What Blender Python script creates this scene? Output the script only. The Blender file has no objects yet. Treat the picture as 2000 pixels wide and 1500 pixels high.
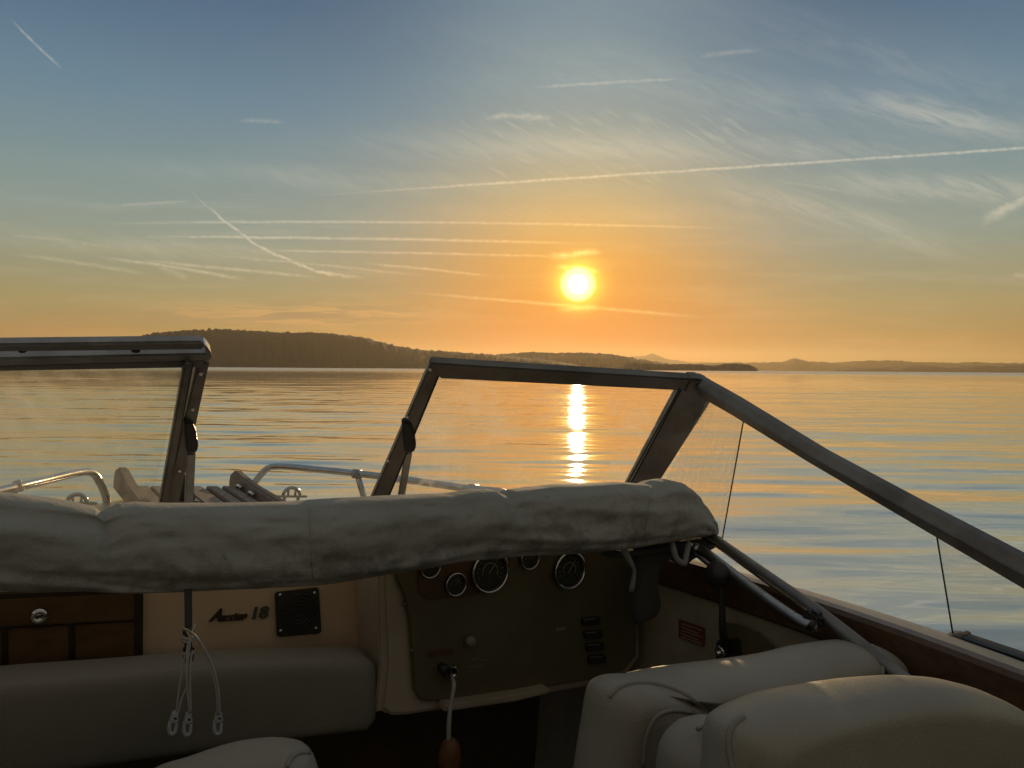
import bpy, bmesh, math, random
import numpy as np
from mathutils import Vector, Matrix, noise
random.seed(7); np.random.seed(7)
sc = bpy.context.scene
C = sc.collection
rad = math.radians

# ------------------------------------------------------------ camera
CAM = Vector((0, 0, 1.45))
cd = bpy.data.cameras.new('camera'); cam = bpy.data.objects.new('camera', cd); C.objects.link(cam); sc.camera = cam
cd.lens = 27; cd.sensor_width = 36; cd.clip_start = 0.02; cd.clip_end = 120000
CR = (Matrix.Rotation(rad(90 - 1.12), 4, 'X') @ Matrix.Rotation(rad(0.41), 4, 'Z'))
cam.matrix_world = Matrix.Translation(CAM) @ CR
FPX = 1500.0

# ------------------------------------------------------------ sun, view
SUN_EL, SUN_AZ = rad(6.3), rad(4.85)          # azimuth east of +Y
SUN_DIR = Vector((math.sin(SUN_AZ) * math.cos(SUN_EL), math.cos(SUN_AZ) * math.cos(SUN_EL), math.sin(SUN_EL)))
ld = bpy.data.lights.new('sun', 'SUN'); lo = bpy.data.objects.new('sun', ld); C.objects.link(lo)
ld.energy = 2.5; ld.angle = rad(0.6); ld.color = (1.0, 0.66, 0.34)
lo.rotation_euler = SUN_DIR.to_track_quat('Z', 'Y').to_euler()
sc.view_settings.view_transform = 'Standard'; sc.view_settings.look = 'None'
sc.view_settings.exposure = 0; sc.view_settings.gamma = 1; sc.view_settings.use_curve_mapping = False
cy = sc.cycles
cy.use_denoising = True; cy.max_bounces = 8; cy.transparent_max_bounces = 16; cy.volume_bounces = 0
cy.sample_clamp_indirect = 6.0; cy.caustics_reflective = False; cy.caustics_refractive = False


def ray(px, py):
    d = Vector(((px - 1000) / FPX, -(py - 750) / FPX, -1.0))
    return (CR.to_3x3() @ d)


# ------------------------------------------------------------ small node language
class N:
    """a socket that can be added, multiplied ... (each operation makes a Math node)"""
    def __init__(s, nt, sock): s.nt, s.s = nt, sock
    def _m(s, op, *a, clamp=False):
        n = s.nt.nodes.new('ShaderNodeMath'); n.operation = op; n.use_clamp = clamp
        for i, x in enumerate((s,) + a):
            if isinstance(x, N): s.nt.links.new(x.s, n.inputs[i])
            else: n.inputs[i].default_value = x
        return N(s.nt, n.outputs[0])
    def __add__(s, o): return s._m('ADD', o)
    __radd__ = __add__
    def __sub__(s, o): return s._m('SUBTRACT', o)
    def __rsub__(s, o): return (s * -1.0) + o
    def __mul__(s, o): return s._m('MULTIPLY', o)
    __rmul__ = __mul__
    def __truediv__(s, o): return s._m('DIVIDE', o)
    def abs(s): return s._m('ABSOLUTE')
    def pow(s, o): return s._m('POWER', o)
    def min(s, o): return s._m('MINIMUM', o)
    def max(s, o): return s._m('MAXIMUM', o)
    def exp(s): return s._m('EXPONENT')
    def clamp(s): return s._m('ADD', 0.0, clamp=True)
    def step(s, a, b):       # smoothstep a..b
        n = s.nt.nodes.new('ShaderNodeMapRange'); n.interpolation_type = 'SMOOTHSTEP'
        s.nt.links.new(s.s, n.inputs[0]); n.inputs[1].default_value = a; n.inputs[2].default_value = b
        return N(s.nt, n.outputs[0])
    def ramp(s, stops, interp='LINEAR'):
        n = s.nt.nodes.new('ShaderNodeValToRGB'); s.nt.links.new(s.s, n.inputs[0]); cr = n.color_ramp; cr.interpolation = interp
        while len(cr.elements) < len(stops): cr.elements.new(0.5)
        for e, (p, c) in zip(cr.elements, stops):
            e.position = p; e.color = (c[0], c[1], c[2], 1) if not isinstance(c, (int, float)) else (c, c, c, 1)
        return N(s.nt, n.outputs[0])


def mixc(nt, f, a, b, mode='MIX'):
    n = nt.nodes.new('ShaderNodeMix'); n.data_type = 'RGBA'; n.blend_type = mode; n.clamp_factor = True
    for i, x in ((0, f), (6, a), (7, b)):
        if isinstance(x, N): nt.links.new(x.s, n.inputs[i])
        elif i == 0: n.inputs[0].default_value = x
        else: n.inputs[i].default_value = (*x, 1)
    return N(nt, n.outputs[2])


def comb(nt, x, y, z=0.0):
    n = nt.nodes.new('ShaderNodeCombineXYZ')
    for i, v in enumerate((x, y, z)):
        if isinstance(v, N): nt.links.new(v.s, n.inputs[i])
        else: n.inputs[i].default_value = v
    return N(nt, n.outputs[0])


def noise_t(nt, vec, scale=1.0, detail=3, rough=0.5, dist=0.0, dims='3D'):
    n = nt.nodes.new('ShaderNodeTexNoise'); n.noise_dimensions = dims
    if vec is not None: nt.links.new(vec.s, n.inputs['Vector'])
    n.inputs['Scale'].default_value = scale; n.inputs['Detail'].default_value = detail
    n.inputs['Roughness'].default_value = rough; n.inputs['Distortion'].default_value = dist
    return N(nt, n.outputs['Fac'])


def lin(r, g, b):
    f = lambda c: (c / 255 / 12.92) if c / 255 < 0.04045 else ((c / 255 + 0.055) / 1.055) ** 2.4
    return (f(r), f(g), f(b))


# ------------------------------------------------------------ sky
def make_world():
    w = bpy.data.worlds.new('World'); sc.world = w; w.use_nodes = True
    nt = w.node_tree; nt.nodes.clear()
    out = nt.nodes.new('ShaderNodeOutputWorld')
    tc = nt.nodes.new('ShaderNodeTexCoord')
    sep = nt.nodes.new('ShaderNodeSeparateXYZ'); nt.links.new(tc.outputs['Generated'], sep.inputs[0])
    x, y, z = (N(nt, sep.outputs[i]) for i in range(3))
    el = z.max(0.0)._m('ARCSINE') * (180 / math.pi)
    az = x._m('ARCTAN2', y) * (180 / math.pi)
    dp = nt.nodes.new('ShaderNodeVectorMath'); dp.operation = 'DOT_PRODUCT'
    nt.links.new(tc.outputs['Generated'], dp.inputs[0]); dp.inputs[1].default_value = SUN_DIR
    ang = N(nt, dp.outputs['Value']).min(1.0)._m('ARCCOSINE') * (180 / math.pi)
    e = (el / 90.0).pow(0.5)                      # finer towards the horizon
    P_ = lambda d: (d / 90.0) ** 0.5
    far = e.ramp([(0, lin(158, 122, 66)), (P_(2.5), lin(162, 132, 76)), (P_(4.5), lin(160, 146, 100)), (P_(6.5), lin(148, 148, 118)),
                  (P_(9.5), lin(138, 153, 142)), (P_(13), lin(122, 146, 148)), (P_(18), lin(98, 131, 150)), (P_(25), lin(64, 98, 128)),
                  (P_(38), lin(96, 114, 126)), (P_(55), lin(114, 116, 114)), (1, lin(116, 112, 104))])
    near = e.ramp([(0, lin(220, 108, 18)), (P_(2.5), lin(224, 118, 20)), (P_(5), lin(230, 140, 34)), (P_(8), lin(228, 158, 62)),
                   (P_(10.5), lin(214, 170, 102)), (P_(13), lin(190, 172, 130)), (P_(16), lin(160, 164, 148)), (P_(20), lin(134, 154, 158)),
                   (P_(26), lin(114, 138, 152)), (P_(38), lin(104, 120, 130)), (P_(55), lin(116, 118, 116)), (1, lin(116, 112, 104))])
    da = ((az - 4.85).abs() / 11.5)
    nf = (da * da * -1.0).exp()
    col = mixc(nt, nf, far, near)
    # side of the sky away from the sun is a little dimmer and pinker
    back = (y * -1.0).step(-0.3, 0.6)
    col = mixc(nt, back * 0.75, col, lin(122, 108, 90))
    # physical sky, low share
    st = nt.nodes.new('ShaderNodeTexSky'); st.sky_type = 'NISHITA'; st.sun_disc = False
    st.sun_elevation = SUN_EL; st.sun_rotation = SUN_AZ; st.dust_density = 1.5; st.ozone_density = 1.5

    # gnomonic coordinates of the sky in front (world fixed)
    ym = y.max(0.02); X = x / ym; Z = z / ym
    vec = comb(nt, X, Z)
    fine = noise_t(nt, vec, 60, 3, 0.6); mid = noise_t(nt, comb(nt, X * 6.0, Z * 30.0), 1.0, 4, 0.6)
    wob = (noise_t(nt, vec, 26, 6, 0.72) - 0.5)
    tot = None
    trails = [((15, 30), (68, 85), (125, 137), 3.2, .5, 1), ((350, 350), (480, 462), (730, 543), 4.0, .8, 3.5), ((510, 388), (1150, 346), (2400, 262), 4.5, .75, .8),
              ((120, 438), (800, 434), (1520, 449), 4.2, .55, .6), ((180, 462), (700, 466), (1190, 477), 4.2, .62, .6), ((380, 488), (800, 494), (1165, 503), 4, .5, .8),
              ((1010, 173), (1180, 162), (1360, 152), 6, .42, .8), ((170, 500), (330, 520), (495, 550), 5, .5, 1), ((240, 505), (450, 525), (645, 544), 5, .5, 1),
              ((350, 493), (600, 515), (850, 541), 4.5, .35, 1), ((690, 512), (830, 525), (975, 541), 4, .5, 1), ((760, 568), (1100, 596), (1400, 622), 5, .5, 1),
              ((-20, 458), (130, 470), (265, 495), 6, .3, 2), ((0, 492), (150, 513), (300, 537), 6, .3, 2), ((930, 234), (1000, 228), (1090, 232), 9, .42, 3),
              ((1905, 440), (1965, 409), (2060, 362), 16, .6, 5), ((300, 516), (335, 530), (370, 545), 9, .3, 2), ((210, 402), (290, 398), (380, 392), 5, .3, 1),
              ((1060, 500), (1110, 497), (1180, 492), 9, .8, 3), ((1080, 520), (1120, 524), (1175, 532), 7, .7, 2), ((1080, 604), (1125, 602), (1175, 600), 8, .6, 1),
              ((460, 235), (510, 236), (560, 240), 6, .25, 1), ((1350, 112), (1420, 104), (1500, 95), 8, .25, 1), ((1460, 345), (1640, 372), (1800, 400), 6, .25, 1),
              ((60, 480), (350, 480), (640, 500), 14, .22, 4), ((1975, 536), (1990, 538), (2010, 541), 8, .4, 1)]
    for a, b, c, wd, op, wb in trails:
        q = []
        for p in (a, b, c):
            r = ray(*p); q.append((r.x / r.y, r.z / r.y))
        cf = np.polyfit([t[0] for t in q], [t[1] for t in q], 2)
        line = (X * float(cf[0]) + float(cf[1])) * X + float(cf[2])
        wpx = wd * .62 / 1500.0; op *= 1.15
        dz = (Z - line + wob * (wb * 7 / 1500.0)).abs() / wpx
        slope = abs(2 * cf[0] * q[1][0] + cf[1]); dz = dz * (1 / math.sqrt(1 + slope * slope))
        prof = (dz * dz * -1.0).exp()
        x0, x1 = q[0][0], q[2][0]; f = (x1 - x0)
        m = X.step(x0, x0 + f * .3) * (1.0 - X.step(x1 - f * .22, x1))
        t = prof * m * op
        tot = t if tot is None else tot.max(t)
    tot = tot * (noise_t(nt, vec, 110, 5, 0.7).step(.3, .68) * .7 + .42)
    # cirrus veil: streaks falling to the right in the right half of the sky
    rx, rz = X * 0.94 + Z * -0.34, X * 0.34 + Z * 0.94
    ci = noise_t(nt, comb(nt, rx * 5.0, rz * 24.0), 1.0, 6, 0.62, 0.6)
    big = noise_t(nt, comb(nt, rx * 2.0 + 4.0, rz * 7.0), 1.0, 3, 0.5)
    band = Z.step(0.13, 0.25) * (1.0 - Z.step(0.33, 0.47)) * (X + Z * 0.3).step(-0.2, 0.35)
    blobs = None
    for cx, cy, rx_, ry_, an, op in [(1830, 225, 210, 30, -.16, .85), (1560, 290, 260, 26, -.05, .5), (1850, 365, 230, 26, -.04, .8), (1600, 415, 260, 28, -.26, .7), (1180, 290, 420, 34, .0, .55),
                                     (1450, 190, 420, 50, -.2, .3), (700, 350, 420, 26, -.05, .3), (1250, 420, 500, 26, .0, .25), (1750, 130, 420, 60, -.3, .22), (250, 480, 380, 22, -.06, .35), (1080, 160, 200, 40, 0, .2)]:
        q = ray(cx, cy); x0, z0 = q.x / q.y, q.z / q.y; ca, sa = math.cos(an), math.sin(an)
        bx = ((X - x0) * ca + (Z - z0) * sa) * (1500 / rx_); bz = ((Z - z0) * ca - (X - x0) * sa) * (1500 / ry_)
        t = ((bx * bx + bz * bz) * -1.0).exp() * op
        blobs = t if blobs is None else blobs.max(t)
    ci2 = noise_t(nt, comb(nt, rx * 16.0 + 3.0, rz * 90.0), 1.0, 5, 0.65, 0.8)
    cir = blobs * ((ci * .55 + ci2 * .55).step(0.38, 0.72) * .85 + .15)
    rip = noise_t(nt, comb(nt, (X * 0.86 - Z * 0.5) * 20.0, (Z * 0.86 + X * 0.5) * 150.0), 1.0, 3, 0.6).step(0.42, 0.75)
    band2 = Z.step(0.21, 0.28) * (1.0 - Z.step(0.31, 0.35)) * X.step(-0.15, 0.0) * (1.0 - X.step(0.25, 0.45))
    low = noise_t(nt, comb(nt, X * 5.0 + 2.0, Z * 45.0), 1.0, 5, 0.6).step(0.45, 0.75) * Z.step(0.03, 0.08) * (1.0 - Z.step(0.2, 0.3))
    cl = tot.max(cir * 0.85).max(rip * band2 * 0.4).max(low * 0.15) * y.step(0.05, 0.3)
    ccol = mixc(nt, 0.5, mixc(nt, 1.0, col, (1.55, 1.45, 1.38), 'MULTIPLY'), lin(236, 220, 192))
    ccol = mixc(nt, nf * (1.0 - el.step(6.0, 16.0)), ccol, lin(255, 205, 120))
    col = mixc(nt, cl, col, ccol)
    # grey bars of low cloud on the left, with warm rims
    lb = noise_t(nt, comb(nt, X * 6.0 + 1.0, Z * 60.0), 1.0, 5, 0.6, 0.3)
    lm = (((X + 0.28) / 0.16).pow(2.0) * -1.0).exp() * (((Z - 0.068) / 0.014).pow(2.0) * -1.0).exp()
    col = mixc(nt, (lb.step(0.46, 0.6) * lm * 0.75), col, lin(150, 122, 92))
    col = mixc(nt, (lb.step(0.36, 0.46) * (1.0 - lb.step(0.46, 0.52)) * lm * 0.5), col, lin(236, 172, 104))
    hz = noise_t(nt, comb(nt, X * 4.0, Z * 40.0), 1.0, 4, 0.6).step(0.4, 0.7) * (1.0 - Z.step(0.04, 0.1))
    col = mixc(nt, hz * 0.22, col, lin(226, 160, 100))
    # sun: glow and disc
    lit = ((ang / 3.0).pow(2.0) * -1.0).exp() * tot * 0.45
    g1 = lit + ((ang / 1.55).pow(2.4) * -1.0).exp() * 1.5
    g2 = ((ang / 5.5).pow(1.3) * -1.0).exp() * 0.20
    disc = (1.0 - ang.step(0.55, 0.75)) * 34.0 + (1.0 - ang.step(1.0, 1.4)) * .9
    gc = mixc(nt, 1.0, (0, 0, 0), comb(nt, g1 * 1.0 + g2 + disc, g1 * 0.66 + g2 * 0.5 + disc * 0.92, g1 * 0.03 + g2 * 0.1 + disc * 0.62), 'ADD')
    col = mixc(nt, 1.0, col, gc, 'ADD')
    bg = nt.nodes.new('ShaderNodeBackground'); nt.links.new(col.s, bg.inputs[0]); bg.inputs[1].default_value = 0.95
    # share of the physical sky, cut off where it would burn out
    cut = nt.nodes.new('ShaderNodeMix'); cut.data_type = 'RGBA'; cut.blend_type = 'DARKEN'; cut.inputs[0].default_value = 1
    nt.links.new(st.outputs[0], cut.inputs[6]); cut.inputs[7].default_value = (0.3, 0.3, 0.3, 1)
    bg2 = nt.nodes.new('ShaderNodeBackground'); nt.links.new(cut.outputs[2], bg2.inputs[0]); bg2.inputs[1].default_value = 0.05
    add = nt.nodes.new('ShaderNodeAddShader'); nt.links.new(bg.outputs[0], add.inputs[0]); nt.links.new(bg2.outputs[0], add.inputs[1])
    nt.links.new(add.outputs[0], out.inputs[0])
    w.cycles.sampling_method = 'MANUAL'; w.cycles.sample_map_resolution = 1024


make_world()

# ------------------------------------------------------------ materials
MATS = {}
def mat(name, base, rough=0.5, metal=0.0, ior=1.45, var=None, vscale=8.0, bump=0.0, bscale=60.0, stretch=(1, 1, 1), sheen=0, coat=0, detail=5, thr=(0.35, 0.7)):
    m = bpy.data.materials.new(name); m.use_nodes = True; nt = m.node_tree; b = nt.nodes['Principled BSDF']
    tc = nt.nodes.new('ShaderNodeTexCoord'); mp = nt.nodes.new('ShaderNodeMapping'); nt.links.new(tc.outputs['Object'], mp.inputs[0])
    # object coordinates turned to the boat's axes, so grain runs fore and aft / athwart
    mp.inputs['Rotation'].default_value = (0, 0, rad(-32)); mp.inputs['Scale'].default_value = stretch
    v = N(nt, mp.outputs[0])
    b.inputs['Roughness'].default_value = rough; b.inputs['Metallic'].default_value = metal; b.inputs['IOR'].default_value = ior
    if coat: b.inputs['Coat Weight'].default_value = coat; b.inputs['Coat Roughness'].default_value = 0.12
    if sheen: b.inputs['Sheen Weight'].default_value = sheen
    if var is not None:
        n = noise_t(nt, v, vscale, detail, 0.62)
        c = mixc(nt, n.step(*thr), base, var); nt.links.new(c.s, b.inputs['Base Color'])
        r = n * 0.18 + (rough - 0.09); nt.links.new(r.s, b.inputs['Roughness'])
    else: b.inputs['Base Color'].default_value = (*base, 1)
    if bump and 'vinyl' in name and name != 'vinyl_piping':
        bn = nt.nodes.new('ShaderNodeBump'); bn.inputs['Strength'].default_value = 1.0; bn.inputs['Distance'].default_value = .01
        h = noise_t(nt, v, 4.5, 2, .5, .3) * .8 + noise_t(nt, v, 260, 3, .6) * .08
        nt.links.new(h.s, bn.inputs['Height']); nt.links.new(bn.outputs[0], b.inputs['Normal'])
    elif bump:
        bn = nt.nodes.new('ShaderNodeBump'); bn.inputs['Strength'].default_value = 1.0; bn.inputs['Distance'].default_value = bump
        h = noise_t(nt, v, bscale, 4, 0.6); nt.links.new(h.s, bn.inputs['Height']); nt.links.new(bn.outputs[0], b.inputs['Normal'])
    MATS[name] = m; return m

mat('gelcoat', (.55, .52, .46), .3, var=(.44, .40, .33), vscale=5, bump=.0004, bscale=30, coat=.3)
mat('deck_gelcoat', (.24, .25, .27), .45, var=(.20, .21, .23), vscale=4)
mat('fascia_gelcoat', (.66, .50, .34), .42, var=(.55, .40, .27), vscale=4, bump=.0005, bscale=25)
mat('cream_moulding', (.48, .41, .31), .42, var=(.38, .32, .24), vscale=5, bump=.0004, bscale=25)
mat('side_lining', (.42, .38, .27), .6, var=(.34, .30, .21), vscale=6, bump=.0008, bscale=120)
mat('mahogany', (.10, .05, .022), .4, var=(.06, .028, .012), vscale=14, bump=.0005, bscale=40, stretch=(5, .5, 5), coat=.25)
mat('locker_wood', (.12, .062, .02), .45, var=(.08, .04, .013), vscale=10, bump=.0004, bscale=40, stretch=(.6, 5, 6))
mat('locker_frame', (.035, .02, .01), .45, var=(.022, .013, .007), vscale=12, bump=.0004)
mat('teak', (.34, .27, .21), .7, var=(.20, .15, .11), vscale=22, bump=.0012, bscale=50, stretch=(6, .8, 6))
mat('aluminium', (.42, .42, .43), .38, 1.0, var=(.30, .30, .31), vscale=14, bump=.0003, bscale=90)
mat('dull_aluminium', (.24, .23, .215), .45, .8, var=(.16, .15, .14), vscale=10, bump=.0003, bscale=70)
mat('stainless', (.62, .62, .62), .16, 1.0, var=(.5, .5, .5), vscale=20)
mat('chrome', (.8, .8, .8), .1, 1.0)
mat('black_plastic', (.03, .03, .03), .4, bump=.0004, bscale=200)
mat('dark_rubber', (.035, .035, .04), .6, bump=.0005, bscale=120)
mat('panel_black', (.15, .13, .07), .42, var=(.12, .10, .055), vscale=5, bump=.0004, bscale=150)
mat('panel_red_brown', (.13, .07, .035), .4, var=(.09, .045, .02), vscale=7)
mat('gauge_face', (.05, .055, .04), .25)
mat('gauge_print', (.26, .24, .17), .5)
mat('vinyl', (.30, .275, .22), .45, var=(.26, .238, .185), vscale=5, bump=.0012, bscale=220)
mat('vinyl_piping', (.24, .225, .20), .38, bump=.0004, bscale=100)
mat('bolster_vinyl', (.27, .245, .195), .6, var=(.23, .21, .165), vscale=4, bump=.001, bscale=180)
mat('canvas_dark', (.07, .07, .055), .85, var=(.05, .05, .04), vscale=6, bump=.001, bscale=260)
mat('webbing', (.055, .06, .058), .8, bump=.0012, bscale=400)
mat('cord_white', (.40, .38, .34), .6, bump=.0006, bscale=300)
mat('hook_white', (.5, .5, .5), .35)
mat('float_orange', (.16, .075, .03), .6, bump=.001, bscale=80)
mat('label_red', (.20, .06, .035), .5, var=(.15, .045, .03), vscale=20)
mat('label_print', (.36, .30, .2), .5)
mat('badge_dark', (.045, .03, .015), .35)
mat('badge_green', (.07, .085, .06), .35)
mat('carpet', (.10, .075, .04), .95, var=(.022, .017, .01), vscale=10, bump=.004, bscale=300)
mat('bulkhead', (.14, .10, .05), .8, var=(.11, .08, .04), vscale=5)
mat('speaker_black', (.035, .035, .028), .5, bump=.0005, bscale=300)
mat('white_cloth', (.24, .24, .22), .8, bump=.001, bscale=200)


def canvas_mat():
    m = bpy.data.materials.new('boat_canvas'); m.use_nodes = True; nt = m.node_tree; b = nt.nodes['Principled BSDF']
    tc = nt.nodes.new('ShaderNodeTexCoord'); v = N(nt, tc.outputs['Object'])
    n1 = noise_t(nt, v, 3.5, 5, 0.6); n2 = noise_t(nt, v, 17, 6, 0.7); n3 = noise_t(nt, v, 60, 3, 0.6)
    sep = nt.nodes.new('ShaderNodeSeparateXYZ'); nt.links.new(tc.outputs['Object'], sep.inputs[0]); z = N(nt, sep.outputs[2])
    c = mixc(nt, n1.step(.3, .7), (.35, .36, .325), (.285, .29, .255))
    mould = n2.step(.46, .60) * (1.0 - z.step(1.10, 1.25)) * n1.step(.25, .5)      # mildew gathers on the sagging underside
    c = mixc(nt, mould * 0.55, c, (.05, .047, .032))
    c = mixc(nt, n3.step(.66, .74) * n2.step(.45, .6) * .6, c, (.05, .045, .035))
    nt.links.new(c.s, b.inputs['Base Color']); b.inputs['Roughness'].default_value = .82; b.inputs['Sheen Weight'].default_value = .15
    wv = noise_t(nt, v, 500, 2, 0.5); h = n2 * .6 + wv * .08 + noise_t(nt, v, 9, 3, 0.5)
    bn = nt.nodes.new('ShaderNodeBump'); bn.inputs['Distance'].default_value = .009; bn.inputs['Strength'].default_value = 1.0
    nt.links.new(h.s, bn.inputs['Height']); nt.links.new(bn.outputs[0], b.inputs['Normal'])
    MATS['boat_canvas'] = m
canvas_mat()


def glass_mat(name, dirt, streak):
    m = bpy.data.materials.new(name); m.use_nodes = True; nt = m.node_tree; nt.nodes.clear()
    out = nt.nodes.new('ShaderNodeOutputMaterial')
    tr = nt.nodes.new('ShaderNodeBsdfTransparent'); tr.inputs[0].default_value = (.955, .96, .945, 1)
    gl = nt.nodes.new('ShaderNodeBsdfGlossy'); gl.inputs['Roughness'].default_value = .02
    fr = nt.nodes.new('ShaderNodeFresnel'); fr.inputs[0].default_value = 1.3
    ge = nt.nodes.new('ShaderNodeNewGeometry'); ff = (N(nt, fr.outputs[0]) * (1.0 - N(nt, ge.outputs['Backfacing']))).min(.3)
    m1 = nt.nodes.new('ShaderNodeMixShader'); nt.links.new(ff.s, m1.inputs[0]); nt.links.new(tr.outputs[0], m1.inputs[1]); nt.links.new(gl.outputs[0], m1.inputs[2])
    # salt, smears and dried droplets on the pane scatter the low sun
    tc = nt.nodes.new('ShaderNodeTexCoord'); v = N(nt, tc.outputs['Object'])
    sm = noise_t(nt, v, 5, 4, 0.6).step(.42, .75)
    wv = nt.nodes.new('ShaderNodeTexWave'); wv.wave_type = 'RINGS'; wv.inputs['Scale'].default_value = 16; wv.inputs['Distortion'].default_value = 5
    wv.inputs['Detail'].default_value = 3; wv.inputs['Detail Scale'].default_value = 2.2; nt.links.new(v.s, wv.inputs[0])
    st = N(nt, wv.outputs['Fac']).step(.55, 1.0) * noise_t(nt, v, 7, 2, .5).step(.4, .65) * noise_t(nt, v, 90, 2, .6)
    vo = nt.nodes.new('ShaderNodeTexVoronoi'); vo.inputs['Scale'].default_value = 38; nt.links.new(v.s, vo.inputs['Vector'])
    dr = (1.0 - N(nt, vo.outputs['Distance']).step(.03, .09)) * noise_t(nt, v, 11, 2, .5).step(.58, .66)
    f = (sm * dirt + st * streak + dr * 0.6 + dirt * .35).clamp()
    tl = nt.nodes.new('ShaderNodeBsdfTranslucent'); tl.inputs['Color'].default_value = (.85, .8, .7, 1)
    m2 = nt.nodes.new('ShaderNodeMixShader'); nt.links.new(f.s, m2.inputs[0]); nt.links.new(m1.outputs[0], m2.inputs[1]); nt.links.new(tl.outputs[0], m2.inputs[2])
    nt.links.new(m2.outputs[0], out.inputs[0]); MATS[name] = m
glass_mat('window_glass', .05, .12)
glass_mat('hazed_glass', .07, .40)
glass_mat('smeared_glass', .10, .95)


def water_mat():
    m = bpy.data.materials.new('lake_water'); m.use_nodes = True; nt = m.node_tree; b = nt.nodes['Principled BSDF']
    b.inputs['Base Color'].default_value = (.84, .79, .70, 1); b.inputs['Metallic'].default_value = .6; b.inputs['IOR'].default_value = 1.5
    tc = nt.nodes.new('ShaderNodeTexCoord'); sep = nt.nodes.new('ShaderNodeSeparateXYZ'); nt.links.new(tc.outputs['Object'], sep.inputs[0])
    x, y = N(nt, sep.outputs[0]), N(nt, sep.outputs[1])
    dist = (x * x + y * y).pow(.5)
    nt.links.new((dist.step(30, 700) * .21 + .035).s, b.inputs['Roughness'])      # ripples too small to resolve far out
    h1 = noise_t(nt, comb(nt, x * .22, y), 1.4, 3, .55, .4) * .035
    h2 = noise_t(nt, comb(nt, x * .2 + 9.0, y), .35, 2, .5) * .045
    ruf = noise_t(nt, comb(nt, x * .02, y * .06), 1.0, 3, .6).step(.46, .66)
    h3 = noise_t(nt, comb(nt, x * .5, y), 6.0, 2, .5) * .007 * ruf
    bn = nt.nodes.new('ShaderNodeBump'); bn.inputs['Distance'].default_value = 1.0; bn.inputs['Strength'].default_value = .45
    nt.links.new((h1 + h2 + h3).s, bn.inputs['Height']); nt.links.new(bn.outputs[0], b.inputs['Normal'])
    MATS['lake_water'] = m
water_mat()


def forest_mat(name, a, b_, sc_):
    m = bpy.data.materials.new(name); m.use_nodes = True; nt = m.node_tree; b = nt.nodes['Principled BSDF']
    tc = nt.nodes.new('ShaderNodeTexCoord'); v = N(nt, tc.outputs['Object'])
    n = noise_t(nt, v, sc_, 5, .7); nt.links.new(mixc(nt, n.step(.35, .65), a, b_).s, b.inputs['Base Color']); b.inputs['Roughness'].default_value = 1
    b.inputs['Specular IOR Level'].default_value = .1
    MATS[name] = m
forest_mat('forest', (.10, .10, .085), (.09, .09, .075), .02)
forest_mat('far_land', (.06, .065, .045), (.035, .042, .03), .008)


# ------------------------------------------------------------ mesh helpers
def link(name, me, m, parent=None, smooth=False):
    o = bpy.data.objects.new(name, me); C.objects.link(o)
    if m: me.materials.append(MATS[m])
    if smooth:
        me.polygons.foreach_set('use_smooth', [True] * len(me.polygons))
    if parent is not None: o.parent = parent; o.matrix_parent_inverse = parent_world(parent).inverted()
    return o
PW = {}
def parent_world(p): return PW.get(p.name, Matrix.Identity(4))
def empty(name, label, cat, loc, group=None):
    o = bpy.data.objects.new(name, None); C.objects.link(o); o.location = loc; o.empty_display_size = .1
    PW[o.name] = Matrix.Translation(loc); tag(o, label, cat, group); return o
def tag(o, label, cat, group=None):
    o['label'] = label; o['category'] = cat
    if group: o['group'] = group
    return o

# the boat's own frame, origin at the camera: u to starboard, v to the bow, w up (heeled a little to starboard)
YAW, HEEL = rad(32), rad(5)
R0 = Vector((math.cos(YAW), math.sin(YAW), 0)); Z0 = Vector((0, 0, 1))
RU = R0 * math.cos(HEEL) - Z0 * math.sin(HEEL)
FV = Vector((-math.sin(YAW), math.cos(YAW), 0))
UW = Z0 * math.cos(HEEL) + R0 * math.sin(HEEL)
def B(u, v, w): return CAM + RU * u + FV * v + UW * w
def toB(p): q = p - CAM; return Vector((q.dot(RU), q.dot(FV), q.dot(UW)))
def P(px, py, u=None, v=None, w=None, plane=None, y=None):
    d = ray(px, py)
    if u is not None: t = u / d.dot(RU)
    elif v is not None: t = v / d.dot(FV)
    elif w is not None: t = w / d.dot(UW)
    elif y is not None: t = y / d.y
    else: t = (plane[0] - CAM).dot(plane[1]) / d.dot(plane[1])
    return CAM + d * t


def prism(name, pts, ext, m, parent=None, bevel=0.0, segs=2, smooth=False, mid=True):
    """polygon of world points given thickness ext (vector)"""
    bm = bmesh.new(); off = -ext * .5 if mid else Vector()
    a = [bm.verts.new(p + off) for p in pts]; b = [bm.verts.new(p + off + ext) for p in pts]
    bm.faces.new(a); bm.faces.new(b[::-1]); n = len(pts)
    for i in range(n): bm.faces.new((a[i], b[i], b[(i + 1) % n], a[(i + 1) % n]))
    bmesh.ops.recalc_face_normals(bm, faces=bm.faces)
    if bevel: bmesh.ops.bevel(bm, geom=list(bm.edges), offset=bevel, segments=segs, affect='EDGES', clamp_overlap=True)
    me = bpy.data.meshes.new(name); bm.to_mesh(me); bm.free()
    return link(name, me, m, parent, smooth)


def bez(pts, n=8):
    """Catmull-Rom through points"""
    P_ = [Vector(p) for p in pts]; out = []
    for i in range(len(P_) - 1):
        p0 = P_[i - 1] if i else P_[0] * 2 - P_[1]; p1, p2 = P_[i], P_[i + 1]; p3 = P_[i + 2] if i + 2 < len(P_) else p2 * 2 - p1
        for k in range(n):
            t = k / n
            out.append(.5 * ((2 * p1) + (p2 - p0) * t + (2 * p0 - 5 * p1 + 4 * p2 - p3) * t * t + (3 * p1 - p0 - 3 * p2 + p3) * t ** 3))
    out.append(P_[-1]); return out


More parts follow.
